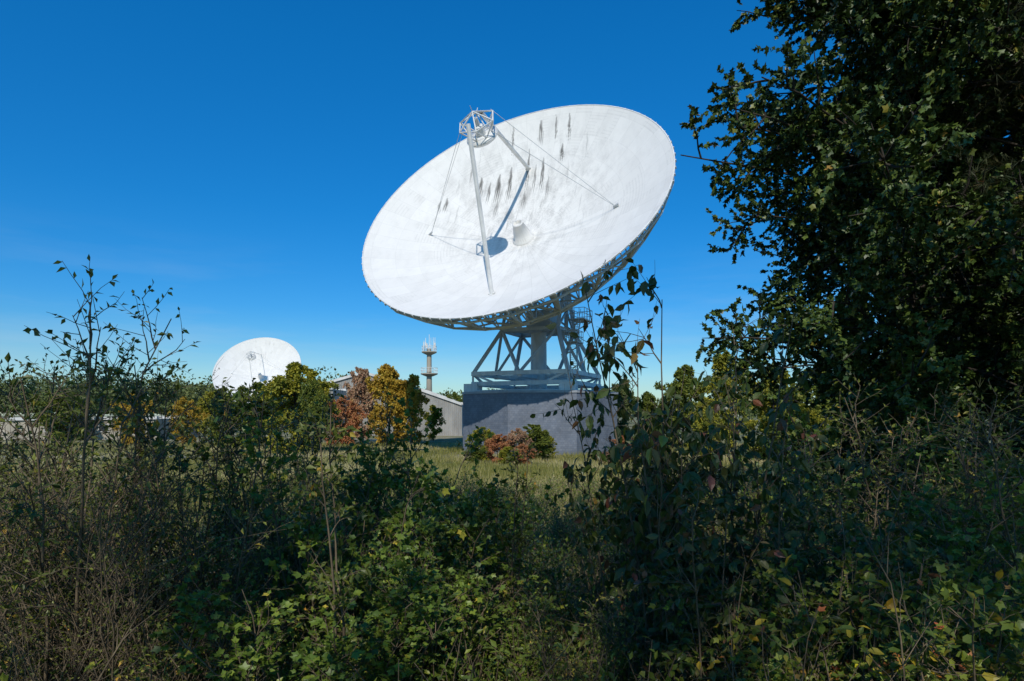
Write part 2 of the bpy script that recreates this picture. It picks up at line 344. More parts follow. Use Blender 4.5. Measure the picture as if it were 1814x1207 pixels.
    for sx in(-1,1):
        for (rr_,vv_) in ((3.6,2.8),(3.6,-2.8),(1.5,-4),(1.5,4.)):
            arms.append((w(sx*bx*.8,0,zE), cen+u*sx*rr_+v*vv_+nn*(bot[0]+.2)))
        for (ri,ang_) in ((2,-1.1),(2,-.55)):
            pz=np.array([rn[ri]*math.cos(ang_)*sx,rn[ri]*math.sin(ang_),bot[ri]])
            arms.append((w(sx*bx*.9,0,zE-.5),cen+u*pz[0]+v*pz[1]+nn*pz[2]))
    arms.append((w(-bx*.8,0,zE),w(bx*.8,0,zE)))
    mpart('hub_arms',beams(arms,.14),M['steel'])
    col=revolve([(1.3,0),(1.3,.3),(.85,.5),(.8,6.1),(1.1,6.3),(1.1,6.7)],32)
    mpart('central_column',col,M['white'],False)
    sv=[];rl=[]; pl=[]
    for (r0,f0,z0,sx,sy) in ((4.4,-.4,11.4,1.6,2.6),(4.3,1.4,9.0,1.3,1.8)):
        pl.append(box(w(r0,f0,z0),(sx,sy,.12),A3))
        c4=[(r0-sx/2,f0-sy/2),(r0+sx/2,f0-sy/2),(r0+sx/2,f0+sy/2),(r0-sx/2,f0+sy/2)]
        for i in range(4):
            a_,b_=c4[i],c4[(i+1)%4]
            for hh in (.55,1.1): rl.append((w(*a_,z0+hh),w(*b_,z0+hh)))
            for k in range(3):
                p=(a_[0]+(b_[0]-a_[0])*k/3,a_[1]+(b_[1]-a_[1])*k/3); rl.append((w(*p,z0),w(*p,z0+1.1)))
        sv+=[(w(c4[0][0],c4[0][1],z0),w(bx,f0,z0-1.2)),(w(c4[1][0],c4[1][1],z0),w(bx,f0,z0-1.4))]
    def stair(p,q,wd=.35):
        p=np.array(p);q=np.array(q)
        for s in(-1,1):
            a_=p+[wd*s,0,0];b_=q+[wd*s,0,0]; sv.append((w(*a_),w(*b_))); rl.append((w(*(a_+[0,0,1])),w(*(b_+[0,0,1]))))
        for k in range(14):
            c_=p+(q-p)*(k+.5)/14; rl.append((w(*(c_-[wd,0,0])),w(*(c_+[wd,0,0]))))
    stair((4.8,2.8,roofz+2.0),(4.4,1.9,9.0)); stair((4.4,2.,9.0),(4.4,.6,11.4))
    mpart('service_platform',join(*pl,beams(sv,.07),beams(rl,.03)),M['steel'])
    return root,Mx
ant,MB=dish('radio_telescope',(-.377,57.72,21.745),-.4285,.6294,'huge white dish antenna with dirt streaks on slate-clad base',True,3)
def base_building(name,cx,cy,R,z0,z1,label):
    root=thing(name,label,'building',(cx,cy,z0))
    H=z1-z0; 
    a=(np.arange(8)*45+22.5)*math.pi/180
    P=np.stack([R*np.sin(a),-R*np.cos(a)],1)
    me=bpy.data.meshes.new('wall'); vs=[];fs=[];uvs=[]
    sl=2*R*math.sin(math.pi/8)
    for i in range(8):
        p,q=P[i],P[(i+1)%8]; o=len(vs)
        vs+=[(p[0],p[1],-1),(q[0],q[1],-1),(q[0],q[1],H-.22),(p[0],p[1],H-.22)]; fs.append((o,o+1,o+2,o+3))
        uvs+=[(i*sl,0),((i+1)*sl,0),((i+1)*sl,H+.78),(i*sl,H+.78)]
    me.from_pydata(vs,[],fs); uvl=me.uv_layers.new(name='UVMap')
    for i,t in enumerate(uvs): uvl.data[i].uv=t
    me.materials.append(M['slate']); part(root,'wall',me)
    def octa(r): return P/R*r
    rings=[(R-.1,H-.23),(R+.1,H-.23),(R+.1,H-.02),(R-.25,H-.02),(R-.25,H-.12),(.05,H-.08)]
    V=np.concatenate([np.column_stack([octa(r),np.full(8,z)]) for r,z in rings]); idx=np.arange(len(rings)*8).reshape(-1,8)
    F=np.stack([idx[:-1],np.roll(idx[:-1],-1,1),np.roll(idx[1:],-1,1),idx[1:]],-1).reshape(-1,4)
    part(root,'roof_parapet',mesh_np('roof_parapet',V,F,M['coping']))
    vr=revolve([(6.9,H-.1),(7.1,H-.1),(7.1,H+.12),(6.9,H+.12)],64)
    part(root,'track_rail',mesh_np('track_rail',vr[0],vr[1],M['steel']))
    for i in (3,5):
        p=P[i]*1.004
        V,F=beams([((p[0],p[1],-.3),(p[0],p[1],H-.4))],.045,8,False); part(root,'downpipe',mesh_np('downpipe',V,F,M['steel']))
    return root
base_building('antenna_base_building',MB[0],MB[1],8.2,-1.8,4.15,'octagonal grey slate-clad base building under the dish')
ant2,MB2=dish('radio_telescope',(-90,221,18),.05,.62,'distant white dish antenna behind autumn trees',False,8)
base_building('antenna_base_building',MB2[0],MB2[1],8.2,-1.8,4.15,'octagonal slate-clad base under the distant dish')
# ------------------------------------------------------------------ background buildings
M['glass']=paint('window_glass_dark',(.02,.025,.03),(.04,.05,.06),1,.1)
def shed(name,label,pts,y0,y1,mat,openings=()):
    X0=pts[0][0]; root=thing(name,label,'building',(pts[0][0],y0,-1.8))
    n=len(pts); V=[];
    for y in (0,y1-y0):
        for p in pts: V.append((p[0]-X0,y,p[1]+1.8))
    me=bpy.data.meshes.new('wall'); me.from_pydata(V,[],[tuple(range(n)),tuple(range(2*n-1,n-1,-1))]+[(i,i+n,(i+1)%n+n,(i+1)%n) for i in range(n)]); me.materials.append(mat)
    part(root,'wall',me)
    for y in(-.12,y1-y0+.12):
        segs=[]
        for i in range(1,n-2):
            a_,b_=pts[i],pts[i+1]
            segs.append(((a_[0]-X0,y,a_[1]+1.95),(b_[0]-X0,y,b_[1]+1.95)))
        V,F=beams(segs,.26); part(root,'roof_coping',mesh_np('roof_coping',V,F,M['roofedge']))
    for (x,z,w_,h) in openings:
        fr_=join(box((x-X0,-.05,z+1.8),(w_+.2,.1,.1)),box((x-X0,-.05,z+1.8+h),(w_+.2,.1,.1)),box((x-X0-w_/2,-.05,z+1.8+h/2),(.1,.1,h)),box((x-X0+w_/2,-.05,z+1.8+h/2),(.1,.1,h)))
        o=part(root,'window',mesh_np('window',*box((x-X0,-.02,z+1.8+h/2),(w_-.1,.06,h-.1)),M['glass'])); part(o,'frame',mesh_np('frame',*fr_,M['roofedge']))
    return root
def conc_panel():
    m=paint('ribbed_concrete_panel',(.30,.29,.27),(.48,.46,.42),.6,.85)
    N=m.node_tree.nodes;L=m.node_tree.links; tc=N.new('ShaderNodeTexCoord'); wv=N.new('ShaderNodeTexWave'); wv.inputs['Scale'].default_value=.9; L.new(tc.outputs['Object'],wv.inputs[0])
    bp=N.new('ShaderNodeBump'); bp.inputs['Distance'].default_value=.15; L.new(wv.outputs['Fac'],bp.inputs['Height']); L.new(bp.outputs[0],N['Principled BSDF'].inputs['Normal'])
    return m
M['panel']=conc_panel()
shed('operations_hall','grey concrete hall with sloping roof beside autumn trees',[(-33,-2),(-33,7.2),(-26.,9.2),(-16.8,6.4),(-8.8,3.6),(-8.8,-2)],110,124,M['panel'],[])
shed('annex_building','low pale concrete annex with flat roof',[(-33,-2),(-33,6.0),(-28.6,6.0),(-28.6,-2)],100,108,M['panel'],[])
shed('low_hall','long low pale building on the meadow',[(-78,-2),(-78,1.1),(-52,1.3),(-52,-2)],92,104,M['conc'],[(-60,-.6,1.4,1.1),(-64,-.6,1.4,1.1),(-68,-.6,1.4,1.1)])
def tower():
    x,y=-17.2,130
    root=thing('communications_tower','concrete radio tower with two round platforms and antennas','tower',(x,y,-1.8))
    part(root,'shaft',mesh_np('shaft',*revolve([(.9,-.5),(.65,6),(.52,13.2),(.48,17.4)],32),M['conc'],True))
    for z,r in ((12.2,1.75),(16.7,1.55)):
        pr=[(.52,z-.6),(r*.62,z-.4),(r,z-.12),(r,z+.10),(.5,z+.10)]
        o=part(root,'platform',mesh_np('platform',*revolve(pr,32),M['conc']))
        a=np.arange(16)*2*np.pi/16; sg=[]
        for i in range(16):
            p=np.array([(r-.05)*math.cos(a[i]),(r-.05)*math.sin(a[i]),z+.12]); q=np.array([(r-.05)*math.cos(a[i]+.3927),(r-.05)*math.sin(a[i]+.3927),z+.12])
            sg.append((p,p+[0,0,1.1]))
            for h in (.55,1.1): sg.append((p+[0,0,h],q+[0,0,h]))
        part(o,'railing',mesh_np('railing',*beams(sg,.035),M['white']))
    rng=np.random.default_rng(4)
    for i in range(9):
        t=i*.7; p=np.array([1.2*math.cos(t),1.2*math.sin(t),16.8])
        vf=beams([(p,p+[0,0,rng.uniform(1.2,3.1)])],.05)
        if i%3==0: vf=join(vf,box(p+[0,-.05,1.3],(.3,.22,1.0)))
        part(root,'antenna_mast',mesh_np('antenna_mast',*vf,M['white']))
    part(root,'lightning_rod',mesh_np('lightning_rod',*beams([((0,0,17.4),(0,0,20.4))],.06),M['white']))
tower()
# ------------------------------------------------------------------ vegetation generators
def tm_simple():
    V=np.array([[0,0,0],[-.17,.28,.04],[0,.3,-.02],[.17,.28,.04],[-.16,.62,.02],[0,.65,-.06],[.16,.62,.02],[0,1,-.2]])
    F=np.array([[0,2,1],[0,3,2],[1,2,5],[1,5,4],[3,6,5],[3,5,2],[4,5,7],[5,6,7]]); return V,F
def tm_oval():
    V,F=tm_simple(); V=V.copy(); V[:,0]*=1.45; return V,F
def tm_fold():
    V=np.array([[0,0,0],[-.25,.45,.08],[.25,.45,.08],[0,1,-.12],[0,.5,-.02]]); return V,np.array([[0,4,1],[0,2,4],[1,4,3],[4,2,3]])
def tm_rhomb():
    V=np.array([[0,0,0],[-.33,.5,.08],[.33,.5,.08],[0,1,-.08]]); return V,np.array([[0,3,1],[0,2,3]])
def tm_needle():
    V=np.array([[-.03,0,0],[.03,0,0],[0.3,1,0.05],[-.3,1,-.1],[0,.9,.3]]); return V,np.array([[0,1,2],[0,1,3],[0,1,4]])
def tm_lobe5():
    V=[[0,.2,-.03]]
    for a,r in ((-150,.4),(-70,.58),(-38,.36),(0,.75),(38,.36),(70,.58),(150,.4)):
        t=math.radians(a); V.append([math.sin(t)*r,.25+math.cos(t)*r,.12*(r-.3)])
    n=7; F=[[0,1+(i+1)%n,1+i] for i in range(n)]; return np.array(V),np.array(F)
def leaves(rng,P,D,size,tm,upbias=.7,clump=None):
    T,F=tm; n=len(P); Y=nrm(D); R=rng.normal(size=(n,3)); R[:,2]+=upbias*2
    Z=nrm(R-(R*Y).sum(1,keepdims=True)*Y); X=np.cross(Y,Z)
    s=size*rng.uniform(.6,1.25,n)[:,None,None]
    V=P[:,None,:]+s*(T[None,:,0:1]*X[:,None]+T[None,:,1:2]*Y[:,None]+T[None,:,2:3]*Z[:,None])
    k=len(T); Fa=(F[None]+(np.arange(n)*k)[:,None,None]).reshape(-1,F.shape[1])
    t=rng.uniform(0,1,n) if clump is None else np.clip(.55*clump+.45*rng.uniform(0,1,n)+rng.normal(0,.06,n),0,1)
    return V.reshape(-1,3),Fa,np.repeat(t,k)
def subbr(rng,par,n_per,tmin,tmax,length,ltaper,spread,up,bend,K=5,wob=.06,lenfn=None):
    B,KP,_=par.shape; pi=np.repeat(np.arange(B),n_per); n=len(pi)
    t=rng.uniform(tmin,tmax,n); f=t*(KP-1); i0=np.minimum(f.astype(int),KP-2); w=(f-i0)[:,None]
    st=par[pi,i0]*(1-w)+par[pi,i0+1]*w; tg=nrm(par[pi,i0+1]-par[pi,i0])
    rd=nrm(rng.normal(size=(n,3))); rd=nrm(rd-(rd*tg).sum(1,keepdims=True)*tg*.8)
    d=nrm(tg*(1-spread)+rd*spread+np.array([0,0,up]))
    l=length*(1-ltaper*t)*rng.uniform(.6,1.25,n)
    if lenfn is not None: l=lenfn(st,t)*rng.uniform(.7,1.15,n)
    s=np.linspace(0,1,K)[None,:,None]
    P=st[:,None]+d[:,None]*s*l[:,None,None]+np.array([0,0,1.])*bend*(s**2)*l[:,None,None]
    wb=np.cumsum(rng.normal(size=(n,K,3)),1)*wob*l[:,None,None]/K; wb-=wb[:,:1]
    return P+wb,pi
def rad(B,K,r0,r1): return np.repeat(np.linspace(r0,r1,K)[None],B,0)
def pts_on(rng,par,n_per,tmin=.05,tmax=1.):
    B,KP,_=par.shape; pi=np.repeat(np.arange(B),n_per); n=len(pi)
    t=rng.uniform(tmin,tmax,n); f=t*(KP-1); i0=np.minimum(f.astype(int),KP-2); w=(f-i0)[:,None]
    return par[pi,i0]*(1-w)+par[pi,i0+1]*w, nrm(par[pi,i0+1]-par[pi,i0]),pi
def gen_tree(seed,H,prof,n1=40,n2=10,n3=6,nl=12,leaf=.1,tm=None,tr=.18,t0=.2,up1=.25,l2=.38,l3=.16,droop=.3,bend1=-.05,bend2=-.05,twigs=True,l2min=0.,lr=.35):
    rng=np.random.default_rng(seed)
    K=9; z=np.linspace(-.3,H,K); P=np.stack([np.cumsum(rng.normal(0,.02*H/8,K)),np.cumsum(rng.normal(0,.02*H/8,K)),z],1)[None]; P[0,0,:2]=0
    V,F=tubes(P,np.interp(np.linspace(0,1,K),[0,.05,1],[tr*1.4,tr,tr*.15])[None],10)
    parts=[(V,F)]
    L1,_=subbr(rng,P,n1,t0,.98,1,0,.85,up1,bend1,6,.10,lambda st,t: prof(st[:,2]/H))
    parts.append(tubes(L1,rad(len(L1),6,tr*lr,.006*H/8),5))
    L2,p2=subbr(rng,L1,n2,.15,1.,1,0,.6,.10,bend2,5,.12,lambda st,t: np.maximum(prof(st[:,2]/H)*l2*(1.15-.6*t),l2min))
    parts.append(tubes(L2,rad(len(L2),5,.012*H/8,.004*H/8),3))
    L3,p3=subbr(rng,L2,n3,.1,1.,1,0,.65,.0,bend2,4,.12,lambda st,t: np.maximum(prof(st[:,2]/H)*l3*(1.1-.4*t),l2min*.45)+.1)
    if twigs: parts.append(tubes(L3,rad(len(L3),4,.006*H/8,.002*H/8),3))
    Q,T,pi=pts_on(rng,L3,nl)
    D=nrm(T*.6+nrm(rng.normal(size=Q.shape))*.9+np.array([0,0,-droop]))
    cl=rng.uniform(0,1,len(L2))[p3][pi]
    LV,LF,lt=leaves(rng,Q,D,leaf,tm or tm_rhomb(),.6,cl)
    return join(*parts),(LV,LF,lt)
def mk_plant(base,gen,bmat,lmat,bn='trunk',ln='crown'):
    (V,F),(LV,LF,lt)=gen
    return mesh_np(base+'_'+bn,V,F,bmat,True),mesh_np(base+'_'+ln,LV,LF,lmat,False,{'tint':lt}),bn,ln
def put(name,tmpl,loc,rot,sc,label,cat,group=None,lmat=None):
    b_,l_,bn,ln=tmpl
    z=float(gz(loc[0],loc[1]))
    r=thing(name,label,cat,(loc[0],loc[1],z),group); r.rotation_euler=(0,0,rot)
    r.scale=(sc if isinstance(sc,tuple) else (sc,)*3)
    part(r,bn,b_); o=part(r,ln,l_)
    if lmat:
        o.material_slots[0].link='OBJECT'; o.material_slots[0].material=lmat
    return r
def prof_maple(q): return np.interp(q,[.05,.2,.3,.40,.5,.6,.71,.85,1],[2.6,3.0,3.4,3.7,3.4,2.7,2.2,1.7,.9])
T_maple=mk_plant('maple_tree',gen_tree(17,12.8,prof_maple,n1=120,n2=12,n3=7,nl=22,leaf=.085,tm=tm_lobe5(),tr=.16,t0=.08,up1=.06,l2=.24,l3=.13,droop=.5,twigs=False,l2min=.75,lr=.20),M['bark'],M['f_maple'])
put('maple_tree',T_maple,(6.6,10.6),.9,1,'tall dense dark green maple tree at the clearing edge','tree','maples at the clearing edge')
put('maple_tree',T_maple,(10.8,14.5),2.2,1.15,'tall dense dark green maple tree at the clearing edge','tree','maples at the clearing edge')
def prof_pine(q): return np.interp(q,[.05,.25,.6,.85,1],[2.6,3.0,2.6,1.6,.4])
T_pine=mk_plant('pine_tree',gen_tree(12,13.5,prof_pine,n1=76,n2=10,n3=6,nl=9,leaf=.17,tm=tm_needle(),tr=.14,t0=.08,up1=-.02,l2=.3,l3=.12,droop=.1,bend1=-.1,twigs=False,l2min=.6,lr=.3),M['bark'],M['f_pine'])
for i,(x,y,r,s) in enumerate([(8.8,8.6,1.,1.),(12.4,13.,2.,1.1),(13.,9.5,5.,1.)]):
    put('pine_tree',T_pine,(x,y),r,s,'dark shaded pine tree with drooping branches','tree','pines at the wood edge')
def prof_wood(q): return np.interp(q,[.15,.35,.6,.85,1],[2.5,5.5,5.5,3.8,1])
T_wood=mk_plant('oak_tree',gen_tree(13,21,prof_wood,n1=40,n2=7,n3=4,nl=4,leaf=.40,tm=tm_rhomb(),tr=.3,t0=.25,up1=.3,l2=.36,l3=.12,twigs=False),M['bark'],M['f_wood'])
for i,(x,y,r,s) in enumerate([(-29,-10,0,.95),(-10,-10.5,2,.92),(-2.5,-9,3,.95),(4.5,-8.5,4,.82),(13,-8,1,.8),(21,-7,6,1.05)]):
    put('oak_tree',T_wood,(x,y),r,s,'tall broadleaf tree in the shading wood','tree','oaks of the wood')
def prof_round(q): return np.interp(q,[.08,.2,.4,.6,.8,1],[1.8,2.8,3.2,2.9,2.0,.6])
T_r1=mk_plant('small_tree',gen_tree(21,8,prof_round,n1=44,n2=8,n3=5,nl=11,leaf=.26,tm=tm_rhomb(),tr=.13,t0=.06,up1=.2,twigs=False),M['bark'],M['f_yg'])
T_r2=mk_plant('small_tree',gen_tree(22,8,lambda q:prof_round(q)*.9,n1=44,n2=8,n3=5,nl=10,leaf=.25,tm=tm_rhomb(),tr=.12,t0=.05,up1=.3,twigs=False),M['bark'],M['f_or'])
def mid(px,top,d,wpx,mat,tmpl,label,name='autumn_tree',cat='tree',group=None,seed=0):
    X=(px-907)/1108.6*d; zt=1.9+(735-top)/1108.6*d; g=float(gz(X,d)); h=zt-g; w_=wpx/1108.6*d
    sx=w_/5.6
    put(name,tmpl,(X,d),seed*1.7,(sx,sx,h/8.5),label,cat,group,mat)
mid(522,636,60,125,M['f_yg'],T_r1,'yellow-green round tree on the meadow',seed=1)
mid(552,668,58,60,M['f_grn'],T_r2,'bright green small tree beside yellow one',seed=2)
mid(690,640,80,95,M['f_or'],T_r1,'golden orange autumn tree before the hall',seed=4)
mid(730,660,78,70,M['f_or'],T_r2,'golden orange autumn tree before the hall',seed=5)
mid(640,648,84,64,M['f_pink'],T_r2,'thin russet tree beside the hall',seed=6)
mid(612,698,76,64,M['f_red'],T_r1,'orange-red shrubby tree in front of the hall',seed=7)
mid(586,706,74,46,M['f_red'],T_r2,'orange-red shrubby tree in front of the hall',seed=8)
mid(768,716,90,44,M['f_yg'],T_r2,'green bushy tree in front of the hall',seed=3)
mid(802,693,120,44,M['f_grn'],T_r1,'small green tree behind the hall',seed=9)
mid(240,690,75,70,M['f_or'],T_r1,'golden orange bushy tree on the meadow',seed=10)
mid(330,700,80,56,M['f_or'],T_r1,'golden orange bushy tree on the meadow',seed=11)
mid(375,690,88,60,M['f_yg'],T_r2,'yellow-green round tree on the meadow',seed=12)
mid(448,672,70,110,M['f_grn'],T_r1,'green bushy tree below the distant dish',seed=13)
mid(395,684,72,50,M['f_grn'],T_r2,'green bushy tree below the distant dish',seed=15)
mid(120,690,90,90,M['f_grn'],T_r1,'green bushy tree on the meadow',seed=14)
for i,(px,top,d,w_,mt) in enumerate([(1150,690,75,60,'f_grn'),(1105,668,90,60,'f_far'),(1210,640,70,100,'f_grn'),(1285,620,60,110,'f_yg'),(1370,640,50,120,'f_yg'),(1250,700,45,70,'f_yg'),(1450,640,45,140,'f_grn'),(1560,650,35,160,'f_grn'),(1420,710,30,80,'f_yg')]):
    mid(px,top,d,w_,M[mt],(T_r1,T_r2)[i%2],'sunlit early-autumn tree at the meadow edge','meadow_tree','tree','trees along the meadow edge',seed=i)
for i,(px,top,d,w_,mt) in enumerate([(858,754,50,50,'f_yg'),(882,768,47,46,'f_red'),(915,756,48,44,'f_pink'),(945,750,50,60,'f_grn'),(928,785,45,42,'f_red'),(900,790,44,36,'f_yg'),(965,768,52,44,'f_yg'),(1075,800,46,50,'f_pink'),(1110,770,50,60,'f_red'),(842,785,46,44,'f_grn')]):
    mid(px,top,d,w_*1.1,M[mt],(T_r1,T_r2)[i%2],{'f_yg':'yellow-green bush beside the slate base','f_red':'crimson autumn bush beside the slate base','f_grn':'green bush beside the slate base','f_pink':'pale russet bush beside the slate base'}[mt],'autumn_bush','bush','bushes at the antenna base',seed=i+3)
rng=np.random.default_rng(77)
def far_wood(n,xr,yr,hr):
    Ps=[];Ds=[];cl=[]
    for i in range(n):
        x=rng.uniform(*xr); y=rng.uniform(*yr); h=rng.uniform(*hr); r=h*.42; c=rng.uniform(0,1); k=420
        q=nrm(rng.normal(size=(k,3)))*rng.uniform(.55,1,(k,1))**.5; q[:,2]=np.where(q[:,2]<-.3,q[:,2]*.5,q[:,2])
        lump=1+.16*np.sin(q[:,0]*5+i)*np.cos(q[:,1]*6+i*2)+.1*np.sin(q[:,2]*9+i)
        P=q*lump[:,None]*np.array([r,r,h*.48])+np.array([x,y,h*.5-1.8]); Ps.append(P); Ds.append(nrm(q+rng.normal(size=q.shape)*.6)); cl.append(np.full(k,c)*.7+.15)
    P=np.concatenate(Ps);D=np.concatenate(Ds)
    return leaves(rng,P,D,1.35,tm_rhomb(),.5,np.concatenate(cl))
a_=far_wood(190,(-330,-60),(235,330),(15,22)); b_=far_wood(110,(-60,330),(250,330),(10,16))
V,F=join((a_[0],a_[1]),(b_[0],b_[1])); single('far_woodland',mesh_np('far_woodland',V,F,M['f_far'],False,{'tint':np.concatenate([a_[2],b_[2]])}),'dense green woodland edge beyond the meadow','woodland','stuff')
def gen_shrub(seed,H,nst,spread,leaf,tm,n2=9,n3=5,nl=8,l2=.4,l3=.16,droop=.2,bend=0.,leaf_t0=.05,stem_r=.011,up=.5,wild=0.08,tw=True,hmin=.62):
    rng=np.random.default_rng(seed)
    a=rng.uniform(0,2*np.pi,nst); r=rng.uniform(.2,1,nst)*spread; K=8; s=np.linspace(0,1,K)
    hh=H*rng.uniform(hmin,1.05,nst)
    P=np.zeros((nst,K,3))
    P[:,:,0]=.12*np.cos(a)[:,None]+(r*np.cos(a))[:,None]*s**1.3
    P[:,:,1]=.12*np.sin(a)[:,None]+(r*np.sin(a))[:,None]*s**1.3
    P[:,:,2]=-.1+hh[:,None]*(s+bend*s**3)
    wb=np.cumsum(rng.normal(size=(nst,K,3)),1)*wild*H/K; wb-=wb[:,:1]; P+=wb
    parts=[tubes(P,rad(nst,K,stem_r,stem_r*.25),5)]
    L2,_=subbr(rng,P,n2,.12,1.,l2*H/2,.55,.55,up*.6,bend*.5,5,.12)
    parts.append(tubes(L2,rad(len(L2),5,stem_r*.45,stem_r*.15),3))
    L3,p3=subbr(rng,L2,n3,.1,1.,l3*H/2,.3,.6,up*.3,bend*.4,4,.12)
    if tw: parts.append(tubes(L3,rad(len(L3),4,stem_r*.2,stem_r*.08),3))
    Q,T,pi=pts_on(rng,np.concatenate([L3]),nl,leaf_t0)
    D=nrm(T*.5+nrm(rng.normal(size=Q.shape))*.8+np.array([0,0,-droop]))
    cl=rng.uniform(0,1,len(L2))[p3][pi]
    LV,LF,lt=leaves(rng,Q,D,leaf,tm,.6,cl)
    return join(*parts),(LV,LF,lt)
SH=[]
for s in range(3):
    SH.append(mk_plant('shrub',gen_shrub(200+s,2.2,9,.75,.040,tm_fold(),n2=11,n3=5,nl=5,l2=.45,l3=.24,leaf_t0=.2,stem_r=.012,wild=.07,up=.5,hmin=.5),M['twig'],M['f_shrub'],'branches','foliage'))
OK_=[]
for s in range(2):
    OK_.append(mk_plant('bush',gen_shrub(220+s,2.0,10,.8,.050,tm_lobe5(),n2=9,n3=5,nl=6,l2=.55,l3=.24,droop=.3,wild=.10,stem_r=.012,hmin=.5),M['twig'],M['f_oak'],'branches','foliage'))
BR=mk_plant('broom',gen_shrub(130,2.2,12,1.0,.016,tm_rhomb(),n2=10,n3=5,nl=4,l2=.7,l3=.35,up=.9,wild=.07,stem_r=.008),M['twig'],M['f_shrub'],'branches','foliage')
DG=[]
for s in range(2):
    DG.append(mk_plant('dogwood',gen_shrub(140+s,2.6,8,.66,.085,tm_oval(),n2=10,n3=4,nl=4,l2=.48,l3=.24,droop=.9,leaf_t0=.05,up=.45,stem_r=.012,wild=.05,hmin=.6),M['twig'],M['f_dog'],'branches','foliage'))
rng=np.random.default_rng(5)
def shrub(px,top,d,tmpl,H0,label,name='shrub',cat='shrub',group=None,lmat=None,wide=1.,rot=None,minw=.75):
    X=(px-907)/1108.6*d; g=float(gz(X,d)); h=1.9+(735-top)/1108.6*d-g
    s=h/H0
    put(name,tmpl,(X,d),rng.uniform(0,6.28) if rot is None else rot,(max(s,minw)*wide,max(s,minw)*wide,s),label,cat,group,lmat)
LS='dark twiggy shrub with small leaves in tall grass'; LO='leafy green bush with lobed leaves in shade'; LD='dogwood shrub with drooping purple-green leaves'; LB='wiry broom shrub with bare green twigs'
gS='shaded shrubs at the meadow edge'
for px,top,d in [(0,510,3.4),(100,560,3.4),(190,620,4.2),(300,670,4.2),(55,620,5.5),(400,660,3.9),(480,670,4.6),(330,820,3.4),(150,810,3.4),(540,710,5.0),(-60,560,4.4),(630,720,5.6)]:
    shrub(px,top,d,SH[rng.integers(3)],2.25,LS,'shrub','shrub',gS)
for px,top,d in [(-10,640,2.9),(230,720,3.3)]:
    shrub(px,top,d,BR,2.3,LB,'broom_shrub','shrub','broom shrubs in the thicket')
for px,top,d in [(590,750,4.0),(690,735,4.6),(790,735,5.0),(640,790,6.5),(845,800,5.5),(720,890,3.8),(540,960,3.2),(630,970,3.4),(810,920,4.4)]:
    shrub(px,top,d,OK_[rng.integers(2)],2.1,LO,'leafy_bush','bush','leafy bushes at the meadow edge')
for px,top,d,k in [(900,990,4.2,1),(1010,1020,3.4,0),(1080,910,5.0,0),(960,930,6.5,1),(1000,900,8.5,0)]:
    shrub(px,top,d,(SH[0],OK_[1])[k],2.2,'low tangled bramble-like shrub in the shade','low_shrub','shrub','low shrubs in the clearing',None,1.,None,.5)
for px,top,d,wd,k,ro in [(1185,450,3.8,.9,0,.5),(1280,540,4.2,.95,1,1.2),(1120,610,4.2,.8,1,3.)]:
    shrub(px,top,d,DG[k],2.7,LD,'dogwood_shrub','shrub','dogwood shrubs',None,wd,ro)
for px,top,d in [(1390,740,3.6),(1480,790,3.4),(1230,830,3.2)]:
    shrub(px,top,d,DG[rng.integers(2)],2.75,LD,'dogwood_shrub','shrub','dogwood shrubs',None,.95)
for px,top,d in [(1480,720,5),(1600,700,5.5),(1740,680,5),(1400,760,6.5),(1700,680,8),(1300,790,6.5),(1180,850,6.5),(1860,720,4),(1640,820,3.6),(1790,800,3.4)]:
    shrub(px,top,d,SH[rng.integers(3)] if rng.uniform()<.6 else OK_[rng.integers(2)],2.25,'dark leafy shrub beneath the wood edge','shrub','shrub','shrubs under the wood edge',None,1.2)
for px,top,d in [(1600,940,2.8),(1730,930,2.6),(1500,990,2.6),(1380,1020,2.8)]:
    shrub(px,top,d,OK_[rng.integers(2)],2.1,'low bush with green, yellow and red leaves','autumn_shrub','shrub','autumn-tinted shrubs',M['f_mix'],.9)
NB=mk_plant('spray',gen_shrub(161,1.6,4,.5,.062,tm_oval(),n2=6,n3=3,nl=3,l2=.5,l3=.25,droop=.4,leaf_t0=.1,up=.3,stem_r=.007,wild=.10,hmin=.7),M['twig'],M['f_bright'],'branches','foliage')
for px,top,d,ro in [(1590,880,2.6,0),(1700,900,2.4,2.),(1330,1000,2.6,3.4),(1790,920,2.4,4.6)]:
    shrub(px,top,d,NB,1.6,'thin shrub with scattered yellow, orange and red leaves','bright_autumn_shrub','shrub','bright autumn shrubs near the viewpoint',None,1.,ro,.6)
SP=mk_plant('sapling',gen_shrub(150,2.2,2,.15,.05,tm_fold(),n2=14,n3=3,nl=6,l2=.25,l3=.12,wild=.05),M['twig'],M['f_shrub'],'branches','foliage')
for px,top,d in [(655,640,3.2),(240,580,4.0),(885,735,5.0),(455,630,4.5)]:
    shrub(px,top,d,SP,2.2,'slender sapling with sparse leaves','sapling','sapling','saplings',None,1.)
rng=np.random.default_rng(9)
n=5600; Y=rng.uniform(2.2,17,n)**1.0; X=rng.uniform(-1,1,n)*(Y*.9+1.2)
X[4200:]=.06*Y[4200:]+rng.normal(0,.13,1400)*Y[4200:]; H=rng.uniform(.3,.85,n)*np.where(np.abs(X-.06*Y)<.12*Y,.75,1)
K=5; s=np.linspace(0,1,K)
P=np.zeros((n,K,3)); dx=rng.normal(0,.22,(n,2))
P[:,:,0]=X[:,None]+dx[:,:1]*s**1.5; P[:,:,1]=Y[:,None]+dx[:,1:]*s**1.5; P[:,:,2]=gz(X,Y)[:,None]+H[:,None]*s
st=tubes(P,rad(n,K,.005,.002),3)
Q,T,pi=pts_on(rng,P,18,.1); Q=Q+rng.normal(0,.05,Q.shape)
